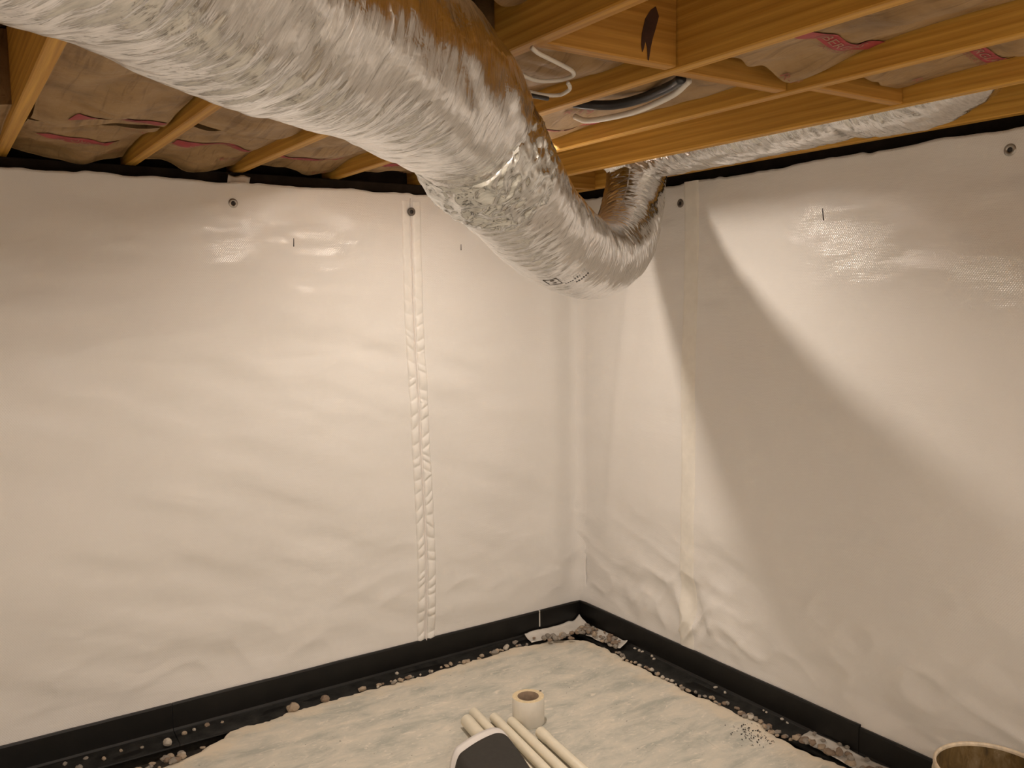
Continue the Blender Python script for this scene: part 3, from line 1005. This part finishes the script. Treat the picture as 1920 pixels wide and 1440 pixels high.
sheet_mesh('white_back', .062, .072, .003, WHITE, -.004)
sheet_mesh('black_face', 0.0, .077, .003, CHAR)
lowv = []
for i in range(10):
    for j in range(8):
        u, v = i / 9, j / 7
        lowv.append((-1.375 - .10 * u + .06 * v + 1.2, -.985 - .10 * u * 0 - .5 * v + 1.15, .035 + .006 * math.sin(u * 5 + v * 3) - .07))
lo_ = link('lower_flap', mesh('lower_flap', lowv, grid_faces(10, 8), True), CHAR, sh)
lo_.modifiers.new('thickness', 'SOLIDIFY').thickness = .003

# bucket at the lower right
bk = tag(empty('bucket', (-.385, -2.335, 0)), 'used cream plastic bucket with dried brown residue inside, lower right corner', 'bucket')
m_b, nt_b, p_b = nm('bucket_residue')
vb = mapping(nt_b, (1, 1, .45))
cb_ = ramp(nt_b, noise(nt_b, vb, 26, 6, .65, .8), [(.32, (.055, .034, .010)), (.52, (.155, .095, .030)), (.66, (.22, .155, .075)), (.72, (.50, .42, .30))])
nt_b.links.new(cb_, p_b.inputs['Base Color']); p_b.inputs['Roughness'].default_value = .6
nt_b.links.new(bump(nt_b, noise(nt_b, vb, 40, 4), .5, .003), p_b.inputs['Normal'])
BK = m_plain('bucket_plastic', (.62, .52, .36), .4, vary=.1, scale=30)
lathe('bucket_body', [(.0001, .002), (.128, .002), (.131, .008), (.1465, .345), (.1465, .366), (.1435, .368)], BK, bk, 72)
lathe('bucket_inside', [(.1425, .366), (.1420, .34), (.1275, .012), (.0001, .010)], m_b, bk, 72)
lathe('bucket_rim', [(.1425, .360), (.1415, .366), (.1425, .3705), (.1470, .372), (.1500, .3695), (.1505, .362), (.1480, .358)], m_plain('bucket_rim_plastic', (.74, .62, .46), .4, vary=.15, bs=.001, scale=60), bk, 72)
for z in (.335, .312):
    lathe('bucket_rib', [(.1450, z + .006), (.1525, z + .004), (.1525, z - .002), (.1445, z - .004)], BK, bk, 72)


# scraps of white sheeting on the drain foot
def scrap_sheet(name, pts, z, label, curl):
    """quad strip a-b (far edge) to d-c (near edge)"""
    a, b, c_, d_ = [np.array(p, float) for p in pts]
    n1, n2 = 26, 14
    V = []
    for i in range(n1):
        for j in range(n2):
            u, v = i / (n1 - 1), j / (n2 - 1)
            p = (a * (1 - u) + b * u) * (1 - v) + (d_ * (1 - u) + c_ * u) * v
            zz = z + .004 * float(vn(p[0] * 30, p[1] * 30, 53)) + curl(u, v)
            V.append((p[0], p[1], zz))
    o = link(name, mesh(name, V, grid_faces(n1, n2), True), PAPER)
    m_ = o.modifiers.new('thickness', 'SOLIDIFY'); m_.thickness = .0015; m_.offset = 1
    return tag(o, label, 'scrap')


scrap_sheet('sheeting_scrap', [(-.378, -.030), (-.030, -.026), (-.060, -.135), (-.395, -.115)], .006, 'long white sheeting scrap in the corner, left of the gravel pile',
            lambda u, v: .014 * (1 - v) ** 4 + .026 * max(0, (u - .86) / .14) ** 2)
scrap_sheet('sheeting_scrap', [(-.030, -.135), (-.026, -.400), (-.095, -.425), (-.120, -.19)], .006, 'white sheeting scrap in the corner, right of the gravel pile',
            lambda u, v: .010 * (1 - v) ** 4 + .008 * max(0, (u - .85) / .15) ** 2)
scrap_sheet('sheeting_scrap', [(-.028, -1.462), (-.026, -2.05), (-.14, -2.05), (-.105, -1.470)], .006, 'white sheeting scrap with gravel on it near the bucket',
            lambda u, v: .004 * (1 - v) ** 4)


# loose gravel
def stone_mesh(k):
    bm = bmesh.new()
    bmesh.ops.create_icosphere(bm, subdivisions=2 if k < 6 else 1, radius=1)
    r_ = random.Random(k)
    sx, sy, sz = r_.uniform(.8, 1.25), r_.uniform(.65, .95), r_.uniform(.5, .75)
    for v in bm.verts:
        p = np.array(v.co)
        f = 1 + .30 * float(vn(p[0] * 1.4 + k, p[1] * 1.4 + p[2], k)) + .14 * float(vn(p[0] * 3, p[2] * 3 + p[1], k + 1))
        v.co = (p[0] * sx * f, p[1] * sy * f, p[2] * sz * f)
    zmin = min(v.co.z for v in bm.verts)
    for v in bm.verts: v.co.z -= zmin
    me = bpy.data.meshes.new('gravel_stone'); bm.to_mesh(me); bm.free()
    me.materials.append(None)
    return me


SM = [[], [], [], []]
for m_i in range(4):
    for k in range(8):
        me = stone_mesh(k)
        me.materials[0] = STONES[m_i]
        SM[m_i].append(me)


def stone(x, y, z, r, label, group=None, m=None):
    m = random.choices((0, 1, 2, 3), (4, 4, 3, 1.5))[0] if m is None else m
    o = bpy.data.objects.new('gravel_stone', random.choice(SM[m]))
    COL.objects.link(o)
    o.location = (x, y, z); o.scale = (r, r, r * random.uniform(.8, 1.2))
    o.rotation_euler = (random.uniform(-.15, .15), random.uniform(-.15, .15), random.uniform(0, 6.28))
    return tag(o, label.replace('{c}', ('tan', 'grey', 'brown', 'pale')[m]), 'stone', group)


ZF = -.010
big = [(-1.600, -.120, .024, 'upright tan stone on the slab edge under the left wall, tallest there', 0),
       (-1.458, -.112, .022, 'rounded brown stone half sunk at the slab edge under the left wall', 2),
       (-1.285, -.108, .020, 'flat pinkish stone on the drain foot midway along the left wall', 0),
       (-2.095, -.110, .018, 'squarish pale stone in the left gravel cluster beside the dust patch', 3),
       (-.452, -.058, .020, 'grey oval stone touching the left end of the corner sheeting scrap', 1)]
for x, y, r, lab, m in big: stone(x, y, ZF + .002, r, lab, None, m)
for x, y in ((-2.37, -.045), (-2.314, -.085), (-2.44, -.05), (-2.25, -.06), (-2.18, -.075), (-2.40, -.10), (-1.145, -.10), (-1.089, -.045), (-2.02, -.06), (-1.98, -.05), (-1.93, -.045), (-1.87, -.05)):
    stone(x, y, ZF + .002, random.uniform(.008, .014), 'small loose stone scattered on the black drain foot by the left wall', 'stones along the left drain foot')


def along(x0, x1, n, rmin, rmax, lab, grp, side, spread=.025, inn=.012):
    for _ in range(n):
        t = random.uniform(x0, x1)
        i = int(np.argmin(np.abs((EL[:, 0] if side == 'L' else EL[:, 1]) - t) + (0 if side == 'L' else 10) * (np.abs(EL[:, 0]) > .3) + (10 if side == 'L' else 0) * (EL[:, 1] < -.35)))
        of = random.uniform(-inn, spread)
        p = EL[i] + EN[i] * of
        stone(p[0], p[1], (ZF + .001) if of > .004 else .001, random.uniform(rmin, rmax), lab, grp)


along(-2.35, -1.98, 26, .007, .016, '{c} stone in the left foreground gravel cluster beside the slab edge', 'stones along the left slab edge', 'L', .05)
along(-1.30, -.95, 14, .006, .012, 'small {c} stone on the left slab edge right of the pinkish stone', 'stones along the left slab edge', 'L', .025)
along(-.95, -.42, 26, .006, .015, '{c} stone on the left slab edge between wall seam and corner scrap', 'stones along the left slab edge', 'L', .03)
LB = '{c} gravel stone heaped between the two corner scraps'
for _ in range(70):
    t = random.random()
    if random.random() < .55:
        x, y = -.34 + .27 * t + random.gauss(0, .012), -.146 - .036 * math.sin(t * 3) + random.gauss(0, .016)
    else:
        x, y = -.105 + random.gauss(0, .018), -.15 - .26 * t + random.gauss(0, .012)
    stone(x, y, .010 + random.random() * .010, random.uniform(.009, .017), LB, 'heap of gravel in the corner', random.choice((1, 1, 2, 2, 0)))
for x, y in ((-.048, -.19), (-.045, -.25), (-.040, -.285), (-.041, -.30), (-.043, -.335), (-.052, -.37), (-.37, -.10)):
    stone(x, y, .012, .0095, 'lone stone lying on top of a white corner scrap', 'stones on the corner scraps', 2)
along(-1.05, -.42, 34, .005, .012, 'small {c} stone on the right slab edge just past the corner scrap', 'stones along the right slab edge', 'R', .022)
along(-1.46, -1.02, 40, .007, .016, '{c} stone on the right slab edge beside the dark scuff marks', 'stones along the right slab edge', 'R', .030)
LS = '{c} gravel stone heaped on the edge of the long white scrap'
for _ in range(40):
    y = random.uniform(-1.95, -1.46)
    stone(-.108 + random.gauss(0, .016), y, .008 + .006 * random.random(), random.uniform(.009, .019), LS, 'gravel by the long white scrap', random.choice((1, 2, 0, 2)))
for x, y in ((-.05, -1.50), (-.06, -1.545), (-.035, -1.60), (-.034, -1.63), (-.07, -1.66), (-.045, -1.72), (-.065, -1.78)):
    stone(x, y, .009, .011, 'dark stone lying on the long white scrap by the bucket', 'dark stones on the long scrap', 1)
for y in (-.46, -.49, -.51, -.575, -.60, -.98, -1.035, -1.24, -1.255, -1.33, -1.36):
    stone(-.032 + random.gauss(0, .003), y, ZF + .009, random.uniform(.005, .009), 'pale stone at the foot of the right drain channel', 'pale stones at the right drain foot', 3)

# dark flecks scuffed into the slab by the right-hand gravel
fv, ff = [], []
rs = random.Random(5)
for _ in range(90):
    cx, cy = rs.gauss(-.215, .030), rs.gauss(-1.345, .045)
    a, b, t = rs.uniform(.002, .010), rs.uniform(.001, .003), rs.gauss(.9, .35)
    k = len(fv)
    for u, v in ((-1, 0), (0, -1), (1, 0), (0, 1)):
        x, y = u * a, v * b
        fv.append((cx + x * math.cos(t) - y * math.sin(t), cy + x * math.sin(t) + y * math.cos(t), .0022))
    ff.append((k, k + 1, k + 2, k + 3))
tag(link('scuff_marks', mesh('scuff_marks', fv, ff), INK, floor), kind='stuff')
